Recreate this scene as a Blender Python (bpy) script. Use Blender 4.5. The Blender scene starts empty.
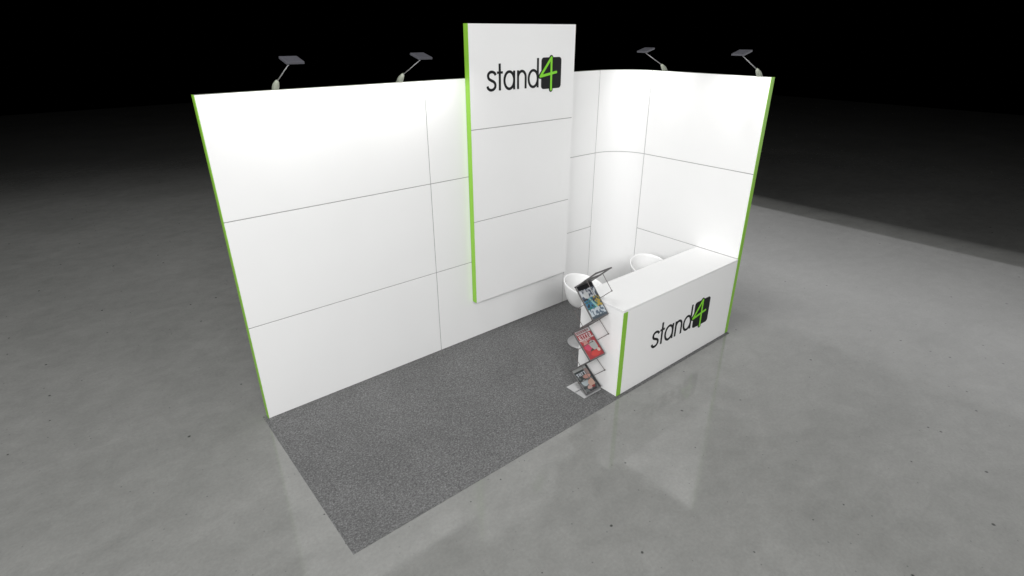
import bpy, bmesh, math, random
from mathutils import Vector, Matrix, noise
random.seed(4)
S = bpy.context.scene
COL = bpy.data.collections.new("stand"); S.collection.children.link(COL)

# ------------------------------------------------------------ materials
def new_mat(name):
    m = bpy.data.materials.new(name); m.use_nodes = True
    nt = m.node_tree; b = nt.nodes['Principled BSDF']
    return m, nt, b
def simple(name, col, rough=.5, metal=0, spec=.5, coat=0, bump=0, bscale=200, vary=0):
    m, nt, b = new_mat(name)
    b.inputs['Base Color'].default_value = (*col, 1)
    b.inputs['Roughness'].default_value = rough
    b.inputs['Metallic'].default_value = metal
    b.inputs['Specular IOR Level'].default_value = spec
    b.inputs['Coat Weight'].default_value = coat
    tc = nt.nodes.new('ShaderNodeTexCoord')
    if bump:
        n = nt.nodes.new('ShaderNodeTexNoise'); n.inputs['Scale'].default_value = bscale
        n.inputs['Detail'].default_value = 4
        nt.links.new(tc.outputs['Object'], n.inputs['Vector'])
        bp = nt.nodes.new('ShaderNodeBump'); bp.inputs['Strength'].default_value = bump
        bp.inputs['Distance'].default_value = .001
        nt.links.new(n.outputs['Fac'], bp.inputs['Height']); nt.links.new(bp.outputs['Normal'], b.inputs['Normal'])
    if vary:
        n2 = nt.nodes.new('ShaderNodeTexNoise'); n2.inputs['Scale'].default_value = 1.7
        n2.inputs['Detail'].default_value = 3
        nt.links.new(tc.outputs['Object'], n2.inputs['Vector'])
        mx = nt.nodes.new('ShaderNodeMix'); mx.data_type = 'RGBA'
        mx.inputs[6].default_value = (*[c * (1 - vary) for c in col], 1); mx.inputs[7].default_value = (*[min(1, c * (1 + vary * .5)) for c in col], 1)
        nt.links.new(n2.outputs['Fac'], mx.inputs[0]); nt.links.new(mx.outputs[2], b.inputs['Base Color'])
    return m
M = {}
M['white'] = simple('white_laminate', (.82, .82, .815), .42, bump=.15, bscale=90, vary=.03, spec=.35)
M['top'] = simple('white_countertop', (.745, .745, .74), .35, bump=.1, bscale=90, vary=.03, spec=.4)
M['seam'] = simple('seam_grey', (.36, .36, .36), .7)
M['green'] = simple('green_edge', (.225, .475, .043), .4, spec=.4, vary=.03)
M['ink'] = simple('black_vinyl', (.010, .011, .012), .5, spec=.2)
M['lime'] = simple('lime_vinyl', (.20, .62, .015), .35)
M['lamp'] = simple('lamp_graphite', (.10, .10, .115), .45, .3, bump=.2, bscale=300)
M['chrome'] = simple('brushed_steel', (.55, .55, .56), .28, 1.0, bump=.1, bscale=400)
M['clamp'] = simple('clamp_grey', (.20, .215, .175), .5)
M['alu'] = simple('satin_aluminium', (.33, .33, .34), .38, .85, bump=.1, bscale=300)
M['frame'] = simple('dark_grey_frame', (.16, .155, .155), .45, .5)
M['wire'] = simple('grey_wire', (.13, .115, .11), .45, .4)
M['tray'] = simple('tray_grey', (.075, .07, .07), .5, .2)
M['plate'] = simple('base_plate_grey', (.48, .48, .48), .35, .25)
M['shell'] = simple('white_plastic', (.76, .76, .755), .25, coat=.3, spec=.5, bump=.03, bscale=8)
M['pad'] = simple('seat_pad_grey', (.55, .55, .545), .6, bump=.3, bscale=60)
M['disc'] = simple('base_disc_steel', (.34, .34, .34), .45, .25, bump=.05, bscale=100)
M['page'] = simple('page_edge', (.75, .74, .72), .7)
m, nt, b = new_mat('diffuser'); M['diffuser'] = m
b.inputs['Base Color'].default_value = (.9, .9, .88, 1)

# concrete ------------------------------------------------------------
m, nt, b = new_mat('polished_concrete'); M['concrete'] = m
N = nt.nodes.new; L = nt.links.new
tc = N('ShaderNodeTexCoord')
def tex_noise(scale, detail=6, rough=.6, dist=0, vec=None):
    n = N('ShaderNodeTexNoise'); n.inputs['Scale'].default_value = scale; n.inputs['Detail'].default_value = detail
    n.inputs['Roughness'].default_value = rough; n.inputs['Distortion'].default_value = dist
    L(vec or tc.outputs['Object'], n.inputs['Vector']); return n
def ramp(src, stops):
    r = N('ShaderNodeValToRGB'); e = r.color_ramp.elements
    while len(e) < len(stops): e.new(.5)
    for i, (p, c) in enumerate(stops):
        e[i].position = p; e[i].color = (c, c, c, 1) if not isinstance(c, tuple) else (*c, 1)
    L(src, r.inputs['Fac']); return r
def mul(a, bb, f=1.0, mode='MULTIPLY'):
    x = N('ShaderNodeMix'); x.data_type = 'RGBA'; x.blend_type = mode; x.inputs[0].default_value = f
    L(a, x.inputs[6]); L(bb, x.inputs[7]); return x.outputs[2]
mp = N('ShaderNodeMapping'); mp.inputs['Rotation'].default_value = (0, 0, .5); mp.inputs['Scale'].default_value = (1, 1.35, 1)
L(tc.outputs['Object'], mp.inputs['Vector'])
big = ramp(tex_noise(.55, 5, .62, .6, mp.outputs['Vector']).outputs['Fac'], [(.3, (.188, .190, .181)), (.7, (.232, .233, .223))])
mid = ramp(tex_noise(4.2, 8, .70, .4, mp.outputs['Vector']).outputs['Fac'], [(.3, .89), (.7, 1.07)])
fine = ramp(tex_noise(38, 6, .7).outputs['Fac'], [(.3, .90), (.7, 1.07)])
c = mul(mul(big.outputs['Color'], mid.outputs['Color']), fine.outputs['Color'])
# small pits scattered irregularly
vo = N('ShaderNodeTexVoronoi'); vo.voronoi_dimensions = '2D'; vo.inputs['Scale'].default_value = 3.1; vo.inputs['Randomness'].default_value = 1
wob = tex_noise(14, 3, .6)
wv = N('ShaderNodeVectorMath'); wv.operation = 'MULTIPLY_ADD'
wv.inputs[1].default_value = (.02, .02, 0); L(wob.outputs['Color'], wv.inputs[0]); L(tc.outputs['Object'], wv.inputs[2])
L(wv.outputs[0], vo.inputs['Vector'])
sz = N('ShaderNodeSeparateColor'); L(vo.outputs['Color'], sz.inputs['Color'])
szp = N('ShaderNodeMath'); szp.operation = 'POWER'; szp.inputs[1].default_value = 4.0; L(sz.outputs[0], szp.inputs[0])
szm = N('ShaderNodeMath'); szm.operation = 'MULTIPLY_ADD'; szm.inputs[1].default_value = .050; szm.inputs[2].default_value = -.018; L(szp.outputs[0], szm.inputs[0])
df = N('ShaderNodeMath'); df.operation = 'SUBTRACT'; L(vo.outputs['Distance'], df.inputs[0]); L(szm.outputs[0], df.inputs[1])
pit = ramp(df.outputs[0], [(0, .28), (.022, 1)])
c = mul(c, pit.outputs['Color'])
vo2 = N('ShaderNodeTexVoronoi'); vo2.voronoi_dimensions = '2D'; vo2.inputs['Scale'].default_value = 9; L(wv.outputs[0], vo2.inputs['Vector'])
sz2 = N('ShaderNodeSeparateColor'); L(vo2.outputs['Color'], sz2.inputs['Color'])
s2 = N('ShaderNodeMath'); s2.operation = 'MULTIPLY_ADD'; s2.inputs[1].default_value = .30; s2.inputs[2].default_value = -.27; L(sz2.outputs[1], s2.inputs[0])
d2 = N('ShaderNodeMath'); d2.operation = 'SUBTRACT'; L(vo2.outputs['Distance'], d2.inputs[0]); L(s2.outputs[0], d2.inputs[1])
pit2 = ramp(d2.outputs[0], [(0, .62), (.05, 1)])
c = mul(c, pit2.outputs['Color'])
L(c, b.inputs['Base Color'])
rr = ramp(tex_noise(1.3, 6, .65, .3).outputs['Fac'], [(.3, .045), (.7, .11)])
L(rr.outputs['Color'], b.inputs['Roughness'])
b.inputs['Specular IOR Level'].default_value = .5
bp = N('ShaderNodeBump'); bp.inputs['Strength'].default_value = .022; bp.inputs['Distance'].default_value = .01
L(tex_noise(14, 7, .65).outputs['Fac'], bp.inputs['Height']); L(bp.outputs['Normal'], b.inputs['Normal'])

# carpet --------------------------------------------------------------
m, nt, b = new_mat('grey_carpet'); M['carpet'] = m
N = nt.nodes.new; L = nt.links.new; tc = N('ShaderNodeTexCoord')
a1 = ramp(tex_noise(64, 3, .8).outputs['Fac'], [(.30, .072), (.5, .130), (.70, .215)])
a2 = ramp(tex_noise(120, 3, .7).outputs['Fac'], [(.3, .62), (.7, 1.25)])
a3 = ramp(tex_noise(1.4, 3, .6).outputs['Fac'], [(.3, .90), (.7, 1.06)])
L(mul(mul(a1.outputs['Color'], a2.outputs['Color']), a3.outputs['Color']), b.inputs['Base Color'])
b.inputs['Roughness'].default_value = .95; b.inputs['Specular IOR Level'].default_value = .1
bp = N('ShaderNodeBump'); bp.inputs['Strength'].default_value = .7; bp.inputs['Distance'].default_value = .004
L(tex_noise(110, 4, .7).outputs['Fac'], bp.inputs['Height']); L(bp.outputs['Normal'], b.inputs['Normal'])

# printed cover: colours live in the mesh ------------------------------
m, nt, b = new_mat('printed_cover'); M['cover'] = m
at = nt.nodes.new('ShaderNodeVertexColor'); at.layer_name = 'print'
nt.links.new(at.outputs['Color'], b.inputs['Base Color']); b.inputs['Roughness'].default_value = .4
b.inputs['Specular IOR Level'].default_value = .3

# ------------------------------------------------------------ helpers
def tag(o, label=None, cat=None, group=None, kind=None):
    if label: o['label'] = label
    if cat: o['category'] = cat
    if group: o['group'] = group
    if kind: o['kind'] = kind
    return o
def thing(name, label, cat, loc=(0, 0, 0), rz=0, group=None):
    o = bpy.data.objects.new(name, None); COL.objects.link(o)
    o.location = loc; o.rotation_euler = (0, 0, rz); o.empty_display_size = .1
    return tag(o, label, cat, group)
def link(name, bm, mat, parent=None, smooth=False, bevel=0, segs=2):
    me = bpy.data.meshes.new(name); bm.normal_update(); bm.to_mesh(me); bm.free()
    for mt in (mat if isinstance(mat, (list, tuple)) else [mat]): me.materials.append(M[mt])
    if smooth:
        for p in me.polygons: p.use_smooth = True
    o = bpy.data.objects.new(name, me); COL.objects.link(o)
    if parent: o.parent = parent
    if bevel:
        md = o.modifiers.new('bevel', 'BEVEL'); md.width = bevel; md.segments = segs; md.limit_method = 'ANGLE'; md.angle_limit = .6
    return o
def box(bm, x0, x1, y0, y1, z0, z1, mi=0):
    v = [bm.verts.new(p) for p in ((x0,y0,z0),(x1,y0,z0),(x1,y1,z0),(x0,y1,z0),(x0,y0,z1),(x1,y0,z1),(x1,y1,z1),(x0,y1,z1))]
    for f in ((0,3,2,1),(4,5,6,7),(0,1,5,4),(1,2,6,5),(2,3,7,6),(3,0,4,7)):
        bm.faces.new([v[i] for i in f]).material_index = mi
def tube(bm, pts, r, n=8, closed=False, cap=True):
    pts = [Vector(p) for p in pts]; rings = []
    k = len(pts); up = None
    for i, p in enumerate(pts):
        if closed: t = (pts[(i + 1) % k] - pts[i - 1]).normalized()
        else: t = (pts[min(i + 1, k - 1)] - pts[max(i - 1, 0)]).normalized()
        if up is None:
            up = Vector((0, 0, 1)) if abs(t.z) < .9 else Vector((1, 0, 0))
        s = t.cross(up).normalized(); u = s.cross(t).normalized(); up = u
        rr_ = r[i] if isinstance(r, (list, tuple)) else r
        rings.append([bm.verts.new(p + (s * math.cos(a) + u * math.sin(a)) * rr_) for a in [2 * math.pi * j / n for j in range(n)]])
    for i in range(k if closed else k - 1):
        A, B = rings[i], rings[(i + 1) % k]
        for j in range(n): bm.faces.new((A[j], A[(j + 1) % n], B[(j + 1) % n], B[j]))
    if cap and not closed:
        bm.faces.new(rings[0][::-1]); bm.faces.new(rings[-1])
def lathe(bm, prof, n=48, c=(0, 0)):
    rings = []
    for r, z in prof:
        if r < 1e-5: rings.append([bm.verts.new((c[0], c[1], z))])
        else: rings.append([bm.verts.new((c[0] + r * math.cos(2 * math.pi * j / n), c[1] + r * math.sin(2 * math.pi * j / n), z)) for j in range(n)])
    for A, B in zip(rings, rings[1:]):
        for j in range(n):
            k = (j + 1) % n
            if len(A) == 1: bm.faces.new((A[0], B[k], B[j]))
            elif len(B) == 1: bm.faces.new((A[j], A[k], B[0]))
            else: bm.faces.new((A[j], A[k], B[k], B[j]))
def bm_new(): return bmesh.new()

# ------------------------------------------------------------ lettering
# strokes drawn in a plane: (x, z), front faces look towards -y
def stroke(bm, pts, w, y, depth=.003, cap=True):
    """round-ended ribbon of width w following pts, a thin solid"""
    pts = [Vector(p) for p in pts]; hw = w / 2
    Lft, Rgt = [], []
    for i, p in enumerate(pts):
        t = (pts[min(i + 1, len(pts) - 1)] - pts[max(i - 1, 0)]).normalized()
        if 0 < i < len(pts) - 1:
            a = (pts[i] - pts[i - 1]).normalized(); b2 = (pts[i + 1] - pts[i]).normalized()
            cosb = max(.5, math.sqrt(max(0, (1 + a.dot(b2)) / 2)))
        else: cosb = 1
        n = Vector((-t.y, t.x)) * hw / cosb
        Lft.append(p + n); Rgt.append(p - n)
    def solid(poly):
        # poly counter-clockwise seen from -y  (x right, z up)
        area = sum(poly[i].x * poly[(i + 1) % len(poly)].y - poly[(i + 1) % len(poly)].x * poly[i].y for i in range(len(poly)))
        if area < 0: poly = poly[::-1]
        f = [bm.verts.new((p.x, y - depth, p.y)) for p in poly]; bk = [bm.verts.new((p.x, y, p.y)) for p in poly]
        bm.faces.new(f)
        for i in range(len(poly)):
            j = (i + 1) % len(poly); bm.faces.new((f[j], f[i], bk[i], bk[j]))
    for i in range(len(pts) - 1):
        solid([Lft[i], Rgt[i], Rgt[i + 1], Lft[i + 1]])
    return solid
def outline_solid(bm, poly, y, depth):
    f = [bm.verts.new((p[0], y - depth, p[1])) for p in poly]; bk = [bm.verts.new((p[0], y, p[1])) for p in poly]
    bm.faces.new(f)
    for i in range(len(poly)):
        j = (i + 1) % len(poly); bm.faces.new((f[j], f[i], bk[i], bk[j]))
def disc_solid(bm, c, r, y, depth, n=16):
    outline_solid(bm, [(c[0] + r * math.cos(2 * math.pi * i / n), c[1] + r * math.sin(2 * math.pi * i / n)) for i in range(n)], y, depth)
def arc(cx, cz, rx, rz, a0, a1, n=24):
    return [(cx + rx * math.cos(math.radians(a0 + (a1 - a0) * i / n)), cz + rz * math.sin(math.radians(a0 + (a1 - a0) * i / n))) for i in range(n + 1)]
def make_logo(parent, x0, z0, y):
    """black word with a black rounded box carrying a green 4; x0,z0 = box lower left corner; y = surface"""
    w = .027; bl = .022; xh = .187; B = z0 + bl
    bm = bm_new()
    def X(v): return x0 + v
    # s
    sx = -.690
    s = [(.052, .152), (.040, .172), (.012, .184), (-.018, .182), (-.040, .166), (-.046, .143), (-.034, .118), (-.004, .102), (.026, .088), (.045, .068), (.046, .040), (.030, .020), (.002, .009), (-.026, .012), (-.048, .028), (-.056, .048)]
    sm = []
    for i in range(len(s) - 1):                       # Catmull-Rom for a smooth spine
        p0, p1, p2, p3 = [Vector(s[max(0, min(len(s) - 1, i + k))]) for k in (-1, 0, 1, 2)]
        for t in (0, .25, .5, .75):
            sm.append(.5 * ((2 * p1) + (-p0 + p2) * t + (2 * p0 - 5 * p1 + 4 * p2 - p3) * t * t + (-p0 + 3 * p1 - 3 * p2 + p3) * t ** 3))
    sm.append(Vector(s[-1]))
    stroke(bm, [(X(sx) + p.x, B + p.y) for p in sm], w, y)
    # t
    tx = -.583
    stroke(bm, [(X(tx), B), (X(tx), B + .262)], w, y)
    stroke(bm, [(X(tx) - .036, B + .175), (X(tx) + .040, B + .175)], w * .85, y - .0004)
    # a : bowl + stem
    ax = -.455; rx, rz = .066, .085
    stroke(bm, arc(X(ax), B + .094, rx, rz, 0, 360, 40), w, y)
    stroke(bm, [(X(ax) + rx, B), (X(ax) + rx, B + xh)], w, y - .0004)
    # n
    nx = -.335
    stroke(bm, [(X(nx), B), (X(nx), B + xh)], w, y - .0004)
    stroke(bm, arc(X(nx) + .054, B + .115, .054, .062, 180, 0, 20) + [(X(nx) + .108, B)], w, y)
    # d
    dx = -.118
    stroke(bm, arc(X(dx), B + .094, rx, rz, 0, 360, 40), w, y)
    stroke(bm, [(X(dx) + rx, B), (X(dx) + rx, B + .300)], w, y - .0004)
    lg = link('logo_lettering', bm, 'ink', parent)
    lg['label'] = 'black lowercase word stand followed by a green 4 on a black square'
    # rounded black box
    W_, H_, r = .300, .325, .035
    poly = []
    for cx, cz, a in ((W_ - r, r, -90), (W_ - r, H_ - r, 0), (r, H_ - r, 90), (r, r, 180)):
        poly += [(x0 + p[0], z0 + p[1]) for p in arc(cx, cz, r, r, a, a + 90, 6)]
    bm = bm_new(); outline_solid(bm, poly, y, .004)
    link('emblem_box', bm, 'ink', lg)
    P = dict(top=(x0 + .146, z0 + .322), bot=(x0 + .148, z0 - .010), lf=(x0 - .016, z0 + .134), rt=(x0 + .222, z0 + .170))
    segs = ([P['bot'], P['top']], [P['top'], P['lf']], [P['lf'], P['rt']])
    for nm, mt, ww, dd in (('numeral_outline', 'ink', .052, .0052), ('numeral', 'lime', .027, .0066)):
        bm = bm_new()
        for i, sg in enumerate(segs):
            d_ = dd + i * .0003
            stroke(bm, sg, ww, y, d_)
            for k, e in enumerate(sg): disc_solid(bm, e, ww / 2, y, d_ + .0001 + k * .00005 + (.0001 if nm == 'numeral' else 0))
        link(nm, bm, mt, lg)
    return lg

# ------------------------------------------------------------ setting
bm = bm_new()
vs = [bm.verts.new(p) for p in ((-34, -30, 0), (33, -30, 0), (33, 30, 0), (-34, 30, 0))]
bm.faces.new(vs)
tag(link('floor', bm, 'concrete'), 'polished grey concrete floor with small dark pits', kind='structure')

Y1 = -1.974
bm = bm_new(); box(bm, -.040, 4.99, Y1, .066, .0005, .0035)
tag(link('carpet', bm, 'carpet', bevel=.001), 'speckled grey carpet laid in a rectangle on the concrete under the stand', 'carpet')

# ------------------------------------------------------------ wall
TH = .064; W = 4.938; D = 1.933; H = 3.0; R = .44; Z0 = .0035
wall = thing('exhibition_wall', 'tall white L shaped panel wall with rounded inner corner and green edges', 'wall', (0, 0, 0))
def path(off, n=20):
    """plan of the wall's visible face moved outwards by off; returns list of (s, x, y)"""
    out = [(0, off), (W - R, off)]
    for i in range(1, n + 1):
        a = math.pi / 2 * (1 - i / n)
        out.append((W - R + (R + off) * math.cos(a), -R + (R + off) * math.sin(a)))
    out.append((W + off, -D))
    return out
def strip(bm, inner, outer, z0, z1):
    n = len(inner); V = []
    for (a, b2) in zip(inner, outer):
        V.append([bm.verts.new((*a, z0)), bm.verts.new((*a, z1)), bm.verts.new((*b2, z1)), bm.verts.new((*b2, z0))])
    for A, B in zip(V, V[1:]):
        for j in range(4):
            k = (j + 1) % 4; bm.faces.new((A[j], B[j], B[k], A[k]))
    bm.faces.new(V[0]); bm.faces.new(V[-1][::-1])
    bmesh.ops.recalc_face_normals(bm, faces=bm.faces)
# inner core seen only through the seams
bm = bm_new(); i_, o_ = path(.006), path(TH - .004)
i_[0] = (.004, .006); o_[0] = (.004, TH - .004); i_[-1] = (W + .006, -D + .004); o_[-1] = (W + TH - .004, -D + .004)
strip(bm, i_, o_, Z0, H - .005); link('wall_core', bm, 'seam', wall)
bm = bm_new(); i_, o_ = path(TH - .003), path(TH); strip(bm, i_, o_, Z0, H - .001); link('back_cladding', bm, 'white', wall)
bm = bm_new(); i_, o_ = path(.0065), path(TH - .0035); i_[0] = (.004, .0065); o_[0] = (.004, TH - .0035); i_[-1] = (W + .0065, -D + .004); o_[-1] = (W + TH - .0035, -D + .004)
strip(bm, i_, o_, H - .0045, H); link('top_cap', bm, 'clamp', wall)
g = .0044
def flat_panel(x0, x1, z0, z1):
    bm = bm_new(); box(bm, x0, x1, 0, .0055, z0, z1); link('wall_panel', bm, 'white', wall, bevel=.0012, segs=1)
for (a, b2) in ((.003, 2.0), (2.0, 4.0), (4.0, W - R)):
    for (z0, z1) in ((Z0, 1.0), (1.0, 2.0), (2.0, 3.0)):
        flat_panel(a + (g if a > .01 else 0), b2 - g, z0 + (g if z0 > .5 else 0), z1 - (g if z1 < 2.9 else 0))
for (z0, z1) in ((Z0, 2.0 - g), (2.0 + g, 3.0)):
    bm = bm_new(); n = 20
    def ap(off):
        e = g / (R)
        return [(W - R + (R + off) * math.cos(a), -R + (R + off) * math.sin(a)) for a in [(math.pi / 2 - e) + (2 * e - math.pi / 2) * i / n for i in range(n + 1)]]
    strip(bm, ap(0), ap(.0055), z0, z1)
    o = link('curved_panel', bm, 'white', wall)
    for p in o.data.polygons: p.use_smooth = abs(p.normal.z) < .5
    md = o.modifiers.new('wn', 'EDGE_SPLIT'); md.split_angle = math.radians(30)
for (z0, z1) in ((Z0, 1.0), (1.0, 2.0), (2.0, 3.0)):
    bm = bm_new(); box(bm, W, W + .0055, -D + .003, -R - g, z0 + (g if z0 > .5 else 0), z1 - (g if z1 < 2.9 else 0))
    link('wall_panel', bm, 'white', wall, bevel=.0012, segs=1)
bm = bm_new(); box(bm, -.003, .003, -.001, TH, Z0, H + .001); link('edge_trim', bm, 'green', wall, bevel=.001, segs=1)
bm = bm_new(); box(bm, W - .001, W + TH, -D - .003, -D + .003, Z0, H + .001); link('edge_trim', bm, 'green', wall, bevel=.001, segs=1)

# ------------------------------------------------------------ hanging sign tower
T0, T1, TF, TB = 2.4755, 3.958, -.0787, -.006
tw = thing('sign_tower', 'tall white sign panel with green side, hung high in front of the back wall', 'sign', (0, 0, 0))
bm = bm_new(); box(bm, T0 + .004, T1 - .001, TF + .006, TB, .501, 3.499); link('tower_core', bm, 'seam', tw)
bm = bm_new(); box(bm, T1 - .001, T1, TF + .0065, TB, .501, 3.5); box(bm, T0 + .004, T1 - .0015, TF + .0065, TB, 3.4995, 3.501); link('side_skin', bm, 'white', tw)
for (z0, z1) in ((.5, 1.5 - g), (1.5 + g, 2.5 - g), (2.5 + g, 3.5)):
    bm = bm_new(); box(bm, T0 + .003, T1, TF, TF + .0055, z0, z1); link('face_panel', bm, 'white', tw, bevel=.0012, segs=1)
bm = bm_new(); box(bm, T0 - .001, T0 + .003, TF - .0005, TB, .4985, 3.5015); link('edge_trim', bm, 'green', tw, bevel=.001, segs=1)
make_logo(tw, 3.446, 2.848, TF)

# ------------------------------------------------------------ counter
ct = thing('reception_counter', 'white box counter with green edge and logo on its front', 'counter', (0, 0, 0))
CX, CY, CD, HC = 2.879, -1.938, .555, 1.0
bm = bm_new(); box(bm, CX, CX + TH, CY + .003, CY + CD, Z0, HC - .028); link('end_panel', bm, 'white', ct, bevel=.0015, segs=1)
bm = bm_new(); box(bm, CX - .001, CX + TH + .001, CY - .001, CY + .0028, Z0, HC - .0275); link('edge_trim', bm, 'green', ct, bevel=.001, segs=1)
bm = bm_new(); box(bm, CX + TH + .0015, W - .003, CY, CY + .03, Z0, HC - .028); link('front_panel', bm, 'white', ct, bevel=.0015, segs=1)
bm = bm_new(); box(bm, CX - .001, W - .003, CY - .001, CY + CD + .002, HC - .027, HC); link('countertop', bm, 'top', ct, bevel=.003)
bm = bm_new(); box(bm, CX + TH + .002, W - .004, CY + .09, CY + CD - .06, .52, .54); link('shelf', bm, 'white', ct)
make_logo(ct, 4.145, .354, CY)

# ------------------------------------------------------------ display lamps
def lamp_frame(side):
    return Matrix.Translation((.052 * side, -.330, .226)) @ Matrix.Rotation(math.radians(14), 4, 'X')
def make_lamp(label, side):
    """local frame: +y points towards the wall, origin on the wall's top edge"""
    t = thing('arm_spotlight', label, 'lamp', group='arm spotlights clamped on top of the wall')
    bm = bm_new()
    tube(bm, [(0, .006, -.002), (0, -.002, .012), (0, -.030, .036), (0, -.066, .064), (0, -.080, .076)], [.020, .027, .027, .017, .009], 14)
    link('clamp', bm, 'clamp', t, smooth=True)
    bm = bm_new(); box(bm, -.018, .018, -.036, .036, -.0005, .012); box(bm, -.016, .016, .031, .037, -.05, .0); link('bracket', bm, 'clamp', t, bevel=.003)
    bm = bm_new(); tube(bm, [(0, -.072, .070), (0, -.375, .198), (.004 * side, -.390, .204)], .0040, 8); link('arm', bm, 'alu', t, smooth=True)
    c = lamp_frame(side)
    bm = bm_new(); box(bm, -.069, .069, -.075, .075, 0, .018)
    for k in range(5): box(bm, -.06, .06, -.060 + k * .026, -.052 + k * .026, .0175, .0215)
    bm.transform(c); h = link('lamp_head', bm, 'lamp', t, bevel=.003)
    bm = bm_new(); box(bm, -.062, .062, -.062, .062, -.0022, -.0002); bm.transform(c); link('diffuser', bm, 'diffuser', h)
    return t
def copy_tree(o, parent=None):
    c_ = o.copy(); COL.objects.link(c_)
    if parent: c_.parent = parent
    for ch in [x for x in list(COL.objects) if x.parent == o]: copy_tree(ch, c_)
    return c_
spots = [((.612, .03, H), 0, 'arm spotlight nearest the left end of the back wall'),
         ((1.752, .03, H), 0, 'arm spotlight on the back wall beside the sign panel'),
         ((W + .03, -.60, H), -math.pi / 2, 'arm spotlight on the right wall just past the rounded corner'),
         ((W + .03, -1.785, H), -math.pi / 2, 'arm spotlight nearest the front green edge of the right wall')]
lamps = []
for i, (loc, rz, lab) in enumerate(spots):
    o = make_lamp(lab, 1 if i < 2 else -1) if i in (0, 2) else copy_tree(lamps[i - 1])
    o.location = loc; o.rotation_euler = (0, 0, rz); o['label'] = lab; lamps.append(o)
    L_ = bpy.data.lights.new('lamp_light', 'AREA'); L_.shape = 'RECTANGLE'; L_.size = .95 if i < 2 else .5; L_.size_y = .10  # unseen emitter, widened past its lamp head to spread the wash evenly
    L_.energy = LAMP_E = 2.5 if i < 2 else 1.6; L_.color = (1, .99, .965); L_.spread = math.radians(126)
    lo = bpy.data.objects.new('lamp_light', L_); COL.objects.link(lo)
    lo.matrix_world = Matrix.Translation(loc) @ Matrix.Rotation(rz, 4, 'Z') @ lamp_frame(1 if i < 2 else -1) @ Matrix.Translation((0, 0, -.028)) @ Matrix.Rotation(math.radians(21), 4, 'X')

# ------------------------------------------------------------ bar stools
def make_stool(label, loc, rz):
    t = thing('bar_stool', label, 'stool', loc, rz, 'white tub bar stools behind the counter')
    bm = bm_new(); lathe(bm, [(0, 0), (.170, 0), (.176, .004), (.174, .010), (.10, .018), (.045, .030), (.030, .045), (.0, .046)], 56)
    link('base', bm, 'disc', t, smooth=True)
    bm = bm_new(); tube(bm, [(0, 0, .04), (0, 0, .40)], .027, 20); tube(bm, [(0, 0, .395), (0, 0, .53)], .018, 20); link('column', bm, 'chrome', t, smooth=True)
    bm = bm_new()
    pts = [(.125 * math.cos(a), -.02 - .125 * math.sin(a), .27) for a in [math.pi * i / 16 for i in range(17)]]
    tube(bm, [(.02, 0, .27)] + pts + [(-.02, 0, .27)], .009, 10); link('footrest', bm, 'chrome', t, smooth=True)
    # tub: angle a measured from the back (+y); wall height falls towards the open front (-y)
    bm = bm_new(); n = 64
    prof = [(0, 0, 0), (.09, .002, 0), (.16, .020, 0), (.205, .060, .05), (.228, .10, .35), (.240, .10, .75), (.246, .10, 1.0)]
    inn = [(.226, .10, 1.0), (.221, .10, .75), (.210, .10, .35), (.188, .075, .05), (.15, .048, 0), (.08, .042, 0), (0, .042, 0)]
    rings = []
    for (r, z, k) in prof + inn:
        ring = []
        for j in range(n):
            a = 2 * math.pi * j / n
            c_ = (1 + math.cos(a)) / 2
            hgt = .070 + .130 * c_
            rr_ = r * (1 + .05 * k * c_)
            ring.append(bm.verts.new((rr_ * math.sin(a), rr_ * math.cos(a), .505 + z + k * (hgt + .03))))
        rings.append(ring)
    for A, B in zip(rings, rings[1:]):
        for j in range(n):
            k = (j + 1) % n
            try: bm.faces.new((A[j], B[j], B[k], A[k]))
            except ValueError: pass
    bmesh.ops.remove_doubles(bm, verts=bm.verts, dist=1e-5)
    bmesh.ops.recalc_face_normals(bm, faces=bm.faces)
    o = link('tub_seat', bm, 'shell', t, smooth=True)
    md = o.modifiers.new('sub', 'SUBSURF'); md.levels = 1; md.render_levels = 2
    bm = bm_new(); lathe(bm, [(0, .580), (.145, .580), (.170, .588), (.172, .600), (.160, .612), (.11, .616), (0, .617)][::1], 48)
    link('seat_pad', bm, 'pad', t, smooth=True)
    bm = bm_new(); lathe(bm, [(0, .51), (.06, .51), (.085, .522), (.085, .544), (0, .544)], 32); link('seat_mount', bm, 'chrome', t, smooth=True)
    return t
make_stool('white tub bar stool standing behind the brochure stand at the open end of the counter', (3.41, -.945, Z0), math.radians(25))
make_stool('white tub bar stool half hidden behind the countertop near the right wall', (4.46, -1.06, Z0), math.radians(-20))

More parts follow.
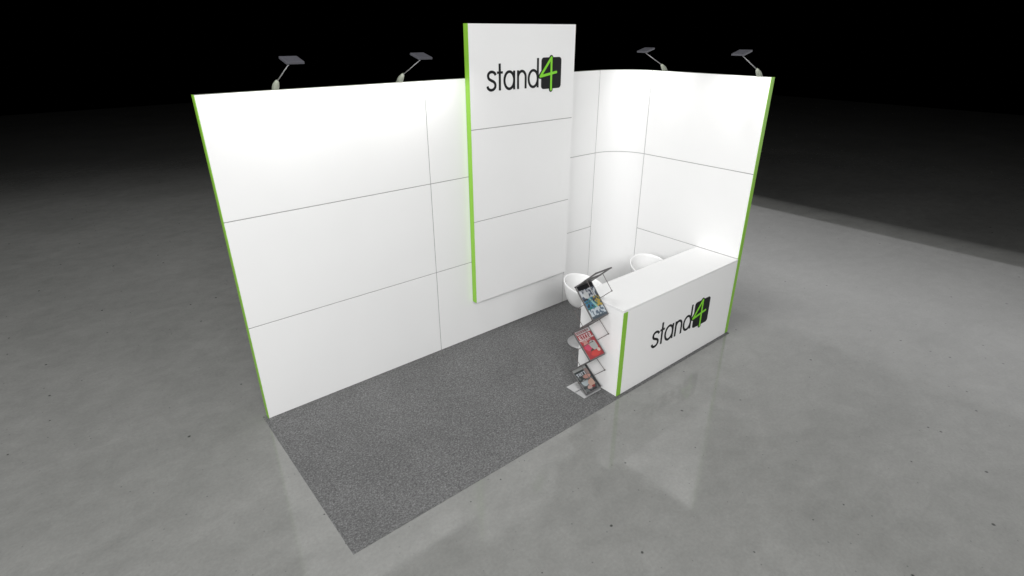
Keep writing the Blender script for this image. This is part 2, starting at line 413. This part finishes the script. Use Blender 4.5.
# ------------------------------------------------------------ brochure stand (side profile is a zigzag)
RX0, RX1 = 2.634, 2.856
F = [(-1.76, 1.400), (-1.76, .903), (-1.76, .445), (-1.745, .032)]
K = [(-1.51, 1.168), (-1.51, .660), (-1.51, .200)]
rk = thing('brochure_stand', 'folding zigzag brochure stand in grey metal beside the end of the counter', 'brochure stand', (0, 0, 0))
def lerp(a, b2, t): return tuple(a[i] + (b2[i] - a[i]) * t for i in range(len(a)))
def rail(bm, a, b2, x, r=.006): tube(bm, [(x, *a), (x, *b2)], r, 8)
for i in range(3):
    # back-leaning open frame from front point F[i] down to back point K[i]
    a, b2 = F[i], K[i]
    bm = bm_new(); xi = (RX0 + .010, RX1 - .010)
    for x in xi:
        v = Vector((0, b2[0] - a[0], b2[1] - a[1])); n = Vector((0, -v.z, v.y)).normalized() * .006
        q = [Vector((0, *a)) + n, Vector((0, *b2)) + n, Vector((0, *b2)) - n, Vector((0, *a)) - n]
        A = [bm.verts.new((x - .010, p.y, p.z)) for p in q]; B = [bm.verts.new((x + .010, p.y, p.z)) for p in q]
        for j in range(4): bm.faces.new((A[j], A[(j + 1) % 4], B[(j + 1) % 4], B[j]))
        bm.faces.new(A[::-1]); bm.faces.new(B)
    for t in (0, .5, 1):
        p = lerp(a, b2, t); tube(bm, [(RX0, *p), (RX1, *p)], .008, 8)
    t0 = .56 if i == 0 else .02
    p, q_ = lerp(a, b2, t0), lerp(a, b2, .98); nn = n * .6
    for xa, xb in ((RX0 + .0205, RX1 - .0205),):
        pr = [Vector((0, *p)) + nn, Vector((0, *q_)) + nn, Vector((0, *q_)) - nn, Vector((0, *p)) - nn]
        A = [bm.verts.new((xa, v.y, v.z)) for v in pr]; B = [bm.verts.new((xb, v.y, v.z)) for v in pr]
        for j in range(4): bm.faces.new((A[j], A[(j + 1) % 4], B[(j + 1) % 4], B[j]))
        bm.faces.new(A[::-1]); bm.faces.new(B)
    bmesh.ops.recalc_face_normals(bm, faces=bm.faces)
    link('support_frame', bm, 'frame', rk)
# trays
SL = []
for i in range(3):
    a, b2 = K[i], F[i + 1]
    d = Vector((0, b2[0] - a[0], b2[1] - a[1])); ln = d.length; d.normalize()
    nrm = Vector((0, d.z, -d.y)); nrm = nrm if nrm.y < 0 else -nrm      # faces the visitor, up and out
    o3 = Vector((RX0, *a)); SL.append((o3, d, nrm, ln))
    Mx = Matrix((( 1, d.x, nrm.x, o3.x), (0, d.y, nrm.y, o3.y), (0, d.z, nrm.z, o3.z), (0, 0, 0, 1)))
    wd = RX1 - RX0
    bm = bm_new(); box(bm, .006, wd - .006, .004, ln - .002, -.002, .003)
    bm.transform(Mx); bmesh.ops.recalc_face_normals(bm, faces=bm.faces)
    tr = link('tray', bm, 'tray', rk)
    bm = bm_new()
    box(bm, 0, .006, 0, ln, -.004, .018); box(bm, wd - .006, wd, 0, ln, -.004, .018)
    box(bm, .0062, wd - .0062, ln - .0045, ln + .002, -.004, .030); box(bm, .0062, wd - .0062, -.004, .0035, -.004, .010)
    bm.transform(Mx); bmesh.ops.recalc_face_normals(bm, faces=bm.faces)
    link('tray_rim', bm, 'frame', tr, bevel=.0015, segs=1)
# linkage wires on both sides
for x in (RX0 - .004, RX1 + .004):
    for i in range(3):
        mB = lerp(F[i], K[i], .42); mA = lerp(K[i], F[i + 1], .52)
        P = (mB[0] + mA[0] - K[i][0], mB[1] + mA[1] - K[i][1])
        bm = bm_new(); tube(bm, [(x, *mB), (x, *P)], .0032, 6); tube(bm, [(x, *P), (x, *mA)], .0032, 6); disc = P
        tube(bm, [(x - .004, *P), (x + .004, *P)], .007, 10)
        if i < 2:
            mB2 = lerp(F[i + 1], K[i + 1], .45); mA2 = mA
            Q = (mB2[0] + mA2[0] - F[i + 1][0], mB2[1] + mA2[1] - F[i + 1][1])
            tube(bm, [(x, *mB2), (x, *Q)], .0032, 6); tube(bm, [(x, *Q), (x, *mA2)], .0032, 6)
        link('linkage_wire', bm, 'wire', rk)
# foot: flat plate on the carpet with a raised front hinge
bm = bm_new(); box(bm, 2.600, RX1, -1.755, -1.495, Z0 + .001, Z0 + .007)
link('base_plate', bm, 'plate', rk, bevel=.002)
bm = bm_new(); tube(bm, [(2.600, -1.625, Z0 + .010), (RX0 + .06, -1.625, Z0 + .010)], .0035, 6); tube(bm, [(RX0, -1.742, .026), (RX1, -1.742, .026)], .009, 8)
link('base_hinge', bm, 'alu', rk)

# magazines -------------------------------------------------------------
def blob(u, v, cu, cv, ru, rv, wob=.25, seed=0):
    n = noise.noise(Vector((u * 6, v * 8, seed))) * wob
    return ((u - cu) / ru) ** 2 + ((v - cv) / rv) ** 2 < (1 + n * 2)
def text_px(u, v, x0, x1, y0, y1, cells, seed):
    """row of blocky glyph-like marks"""
    if not (x0 < u < x1 and y0 < v < y1): return False
    k = (u - x0) / (x1 - x0) * cells; i = int(k); fx = k - i; fy = (v - y0) / (y1 - y0)
    if fx > .80: return False
    rnd = random.Random(seed * 31 + i)
    t = rnd.choice('OLHTEN')
    if t == 'O': return fx < .28 or fx > .52 or fy < .25 or fy > .75
    if t == 'L': return fx < .28 or fy > .75
    if t == 'H': return fx < .28 or fx > .52 or abs(fy - .5) < .14
    if t == 'T': return abs(fx - .4) < .15 or fy < .25
    if t == 'E': return fx < .28 or fy < .2 or fy > .8 or abs(fy - .5) < .1
    return fx < .26 or fx > .54 or abs(fx - .1 - fy * .6) < .14
def cover_a(u, v):
    c_ = (.25, .32, .36)
    n = noise.noise(Vector((u * 7, v * 9, 3.1))); n2 = noise.noise(Vector((u * 11, v * 13, 8.7)))
    if v < .13: c_ = (.015, .015, .018)
    elif v < .40: c_ = (.62, .66, .70) if n > -.05 else (.10, .12, .17)
    elif v < .72:
        c_ = (.02, .20, .17) if n > .1 else ((.06, .24, .42) if n > -.15 else (.05, .06, .07))
        if u > .62 and n2 > -.1: c_ = (.55, .40, .06)
        if abs(u - .45 - (v - .5) * .7) < .06: c_ = (.30, .62, .60)
    else: c_ = (.60, .68, .74) if n2 > -.12 else (.14, .19, .25)
    if v > .93: c_ = (.10, .13, .16)
    if blob(u, v, .30, .30, .16, .10, seed=2): c_ = (.72, .74, .74)
    if text_px(u, v, .1, .6, .15, .21, 6, 5): c_ = (.7, .7, .72)
    return c_
def cover_b(u, v):
    c_ = (.48, .035, .045)
    if v < .14: c_ = (.62, .60, .60) if u > .05 else (.45, .04, .05)
    if text_px(u, v, .1, .92, .03, .11, 6, 1): c_ = (.32, .05, .06)
    if text_px(u, v, .08, .9, .17, .29, 5, 2): c_ = (.80, .70, .70)
    if .31 < v < .35: c_ = (.70, .50, .48)
    if .35 < v < .42 and text_px(u, v, .1, .7, .35, .41, 8, 3): c_ = (.75, .6, .58)
    if blob(u, v, .68, .60, .24, .17, seed=5): c_ = (.50, .52, .50)
    if blob(u, v, .30, .50, .17, .10, seed=1): c_ = (.68, .30, .26)
    if blob(u, v, .28, .62, .18, .11, seed=4): c_ = (.68, .05, .13)
    if blob(u, v, .44, .76, .10, .06, seed=7): c_ = (.10, .06, .05)
    if blob(u, v, .55, .86, .34, .09, seed=9): c_ = (.72, .04, .03)
    if blob(u, v, .82, .80, .10, .06, seed=11): c_ = (.76, .60, .52)
    return c_
def cover_c(u, v):
    n = noise.noise(Vector((u * 6, v * 8, 13.3)))
    c_ = (.06, .07, .07) if n > -.1 else (.16, .17, .17)
    if v < .12: c_ = (.42, .43, .42)
    if text_px(u, v, .06, .72, .20, .33, 4, 8): c_ = (.62, .66, .72)
    if blob(u, v, .80, .24, .14, .12, seed=3): c_ = (.34, .24, .22)
    if blob(u, v, .62, .42, .24, .09, seed=6): c_ = (.60, .30, .24)
    if blob(u, v, .30, .62, .24, .12, seed=8): c_ = (.42, .48, .50)
    if blob(u, v, .66, .70, .20, .16, seed=2): c_ = (.66, .40, .30)
    if blob(u, v, .40, .84, .16, .07, seed=12): c_ = (.55, .34, .30)
    if blob(u, v, .66, .86, .12, .05, seed=5): c_ = (.30, .03, .03)
    if u > .9 or (v > .94 and n > -.2): c_ = (.04, .04, .045)
    return c_
labels = ['magazine with a blue, green and yellow cover on the top tray of the brochure stand',
          'magazine with a bright red cover on the middle tray of the brochure stand',
          'magazine with dark cover and peach toned pictures on the lowest tray of the stand']
for i, fn in enumerate((cover_a, cover_b, cover_c)):
    o3, d, nrm, ln = SL[i]; wd = RX1 - RX0
    mw, mh, th = wd - .018, ln - .014, .009
    o0 = o3 + Vector((.009, 0, 0)) + d * .008 + nrm * .0035
    t = thing('magazine', labels[i], 'magazine', o0 + d * mh, group=None)
    inv = -(o0 + d * mh)
    Mx = Matrix.Translation(inv) @ Matrix(((1, d.x, nrm.x, o0.x), (0, d.y, nrm.y, o0.y), (0, d.z, nrm.z, o0.z), (0, 0, 0, 1)))
    bm = bm_new(); box(bm, 0.001, mw - .001, .001, mh - .001, 0, th); bm.transform(Mx); bmesh.ops.recalc_face_normals(bm, faces=bm.faces)
    link('pages', bm, 'page', t)
    bm = bm_new(); nu, nv = 60, 90
    G = [[bm.verts.new((mw * a / nu, mh * c_ / nv, th + .0006 + .002 * math.sin(math.pi * a / nu))) for a in range(nu + 1)] for c_ in range(nv + 1)]
    for c_ in range(nv):
        for a in range(nu): bm.faces.new((G[c_][a], G[c_][a + 1], G[c_ + 1][a + 1], G[c_ + 1][a]))
    lay = bm.loops.layers.float_color.new('print')
    for f in bm.faces:
        for lp in f.loops:
            x, yv, _ = lp.vert.co
            cc = fn(x / mw, yv / mh); g_ = sum(cc) / 3; lp[lay] = (*[.62 * (.85 * q_ + .15 * g_) for q_ in cc], 1)
    bm.transform(Mx); bmesh.ops.recalc_face_normals(bm, faces=bm.faces)
    if sum((f.normal.dot(nrm) for f in bm.faces)) < 0: bmesh.ops.reverse_faces(bm, faces=bm.faces)
    link('cover', bm, 'cover', t)

# ------------------------------------------------------------ light
def area(name, loc, target, sx, sy, e, col=(1, 1, 1), spread=180):
    l = bpy.data.lights.new(name, 'AREA'); l.shape = 'RECTANGLE'; l.size = sx; l.size_y = sy; l.energy = e; l.color = col; l.spread = math.radians(spread)
    o = bpy.data.objects.new(name, l); COL.objects.link(o); o.location = loc
    o.rotation_euler = (Vector(target) - Vector(loc)).to_track_quat('-Z', 'Y').to_euler(); return o
area('front_softbox', (-2.5, -10.5, 7.5), (2.5, -1.0, .8), 6, 4, 1150)
area('side_softbox', (-8.5, -5.0, 5.5), (3.0, -.8, 1.0), 5, 4, 650)
def flood(name, loc, half, e, blend, soft):
    """hall floodlight hanging straight down; half = radius of its lit disc on the floor"""
    sp = bpy.data.lights.new(name, 'SPOT'); sp.energy = e; sp.spot_blend = blend; sp.shadow_soft_size = soft
    sp.spot_size = 2 * math.atan(half / loc[2]); so = bpy.data.objects.new(name, sp); COL.objects.link(so); so.location = loc
flood('hall_floodlight', (-4.0, -.6, 20.0), 15.4, 7300, .55, 2.5)
# unseen upright light panel, assumed from the lit floor edge, to the right of the stand, shining back at it
# stacked rows, dimmer towards the floor and the top, so the lit edge on the concrete is soft
rows = [(.26 + .122 * k, .26 + .122 * (k + 1), .30 + .88 * (k + .5) / 12) for k in range(12)] + [(1.724, 3.0, 1.12)] + [(3.0 + .8 * k, 3.8 + .8 * k, .95 * (1 - (k + .7) / 6)) for k in range(5)]
for z0, z1, lr in rows:
    zc = (z0 + z1) / 2; area('light_panel', (11.38, -2.0, zc), (0, -2.0, zc), 14, z1 - z0, 3.2 * lr * 14 * (z1 - z0))
w = bpy.data.worlds.new('World'); S.world = w; w.use_nodes = True
w.node_tree.nodes['Background'].inputs['Color'].default_value = (0, 0, 0, 1)
w.node_tree.nodes['Background'].inputs['Strength'].default_value = 0

# ------------------------------------------------------------ camera
cd = bpy.data.cameras.new('camera'); cam = bpy.data.objects.new('camera', cd); COL.objects.link(cam)
cd.sensor_width = 36; cd.lens = 549.22 / 1024 * 36; cd.clip_end = 300; cd.clip_start = .05
yw, pt, ro = -.69158, -.43638, -.00179
Fv = Vector((-math.sin(yw) * math.cos(pt), math.cos(yw) * math.cos(pt), math.sin(pt)))
Rv = Vector((math.cos(yw), math.sin(yw), 0)); Uv = Rv.cross(Fv)
R2 = Rv * math.cos(ro) + Uv * math.sin(ro); U2 = -Rv * math.sin(ro) + Uv * math.cos(ro)
cam.matrix_world = Matrix(((R2.x, U2.x, -Fv.x, -.93092), (R2.y, U2.y, -Fv.y, -4.8547), (R2.z, U2.z, -Fv.z, 3.4267), (0, 0, 0, 1)))
S.camera = cam
S.view_settings.view_transform = 'Standard'; S.view_settings.look = 'None'; S.view_settings.exposure = 0; S.view_settings.gamma = 1
S.cycles.max_bounces = 10; S.cycles.diffuse_bounces = 5; S.cycles.caustics_reflective = False; S.cycles.caustics_refractive = False
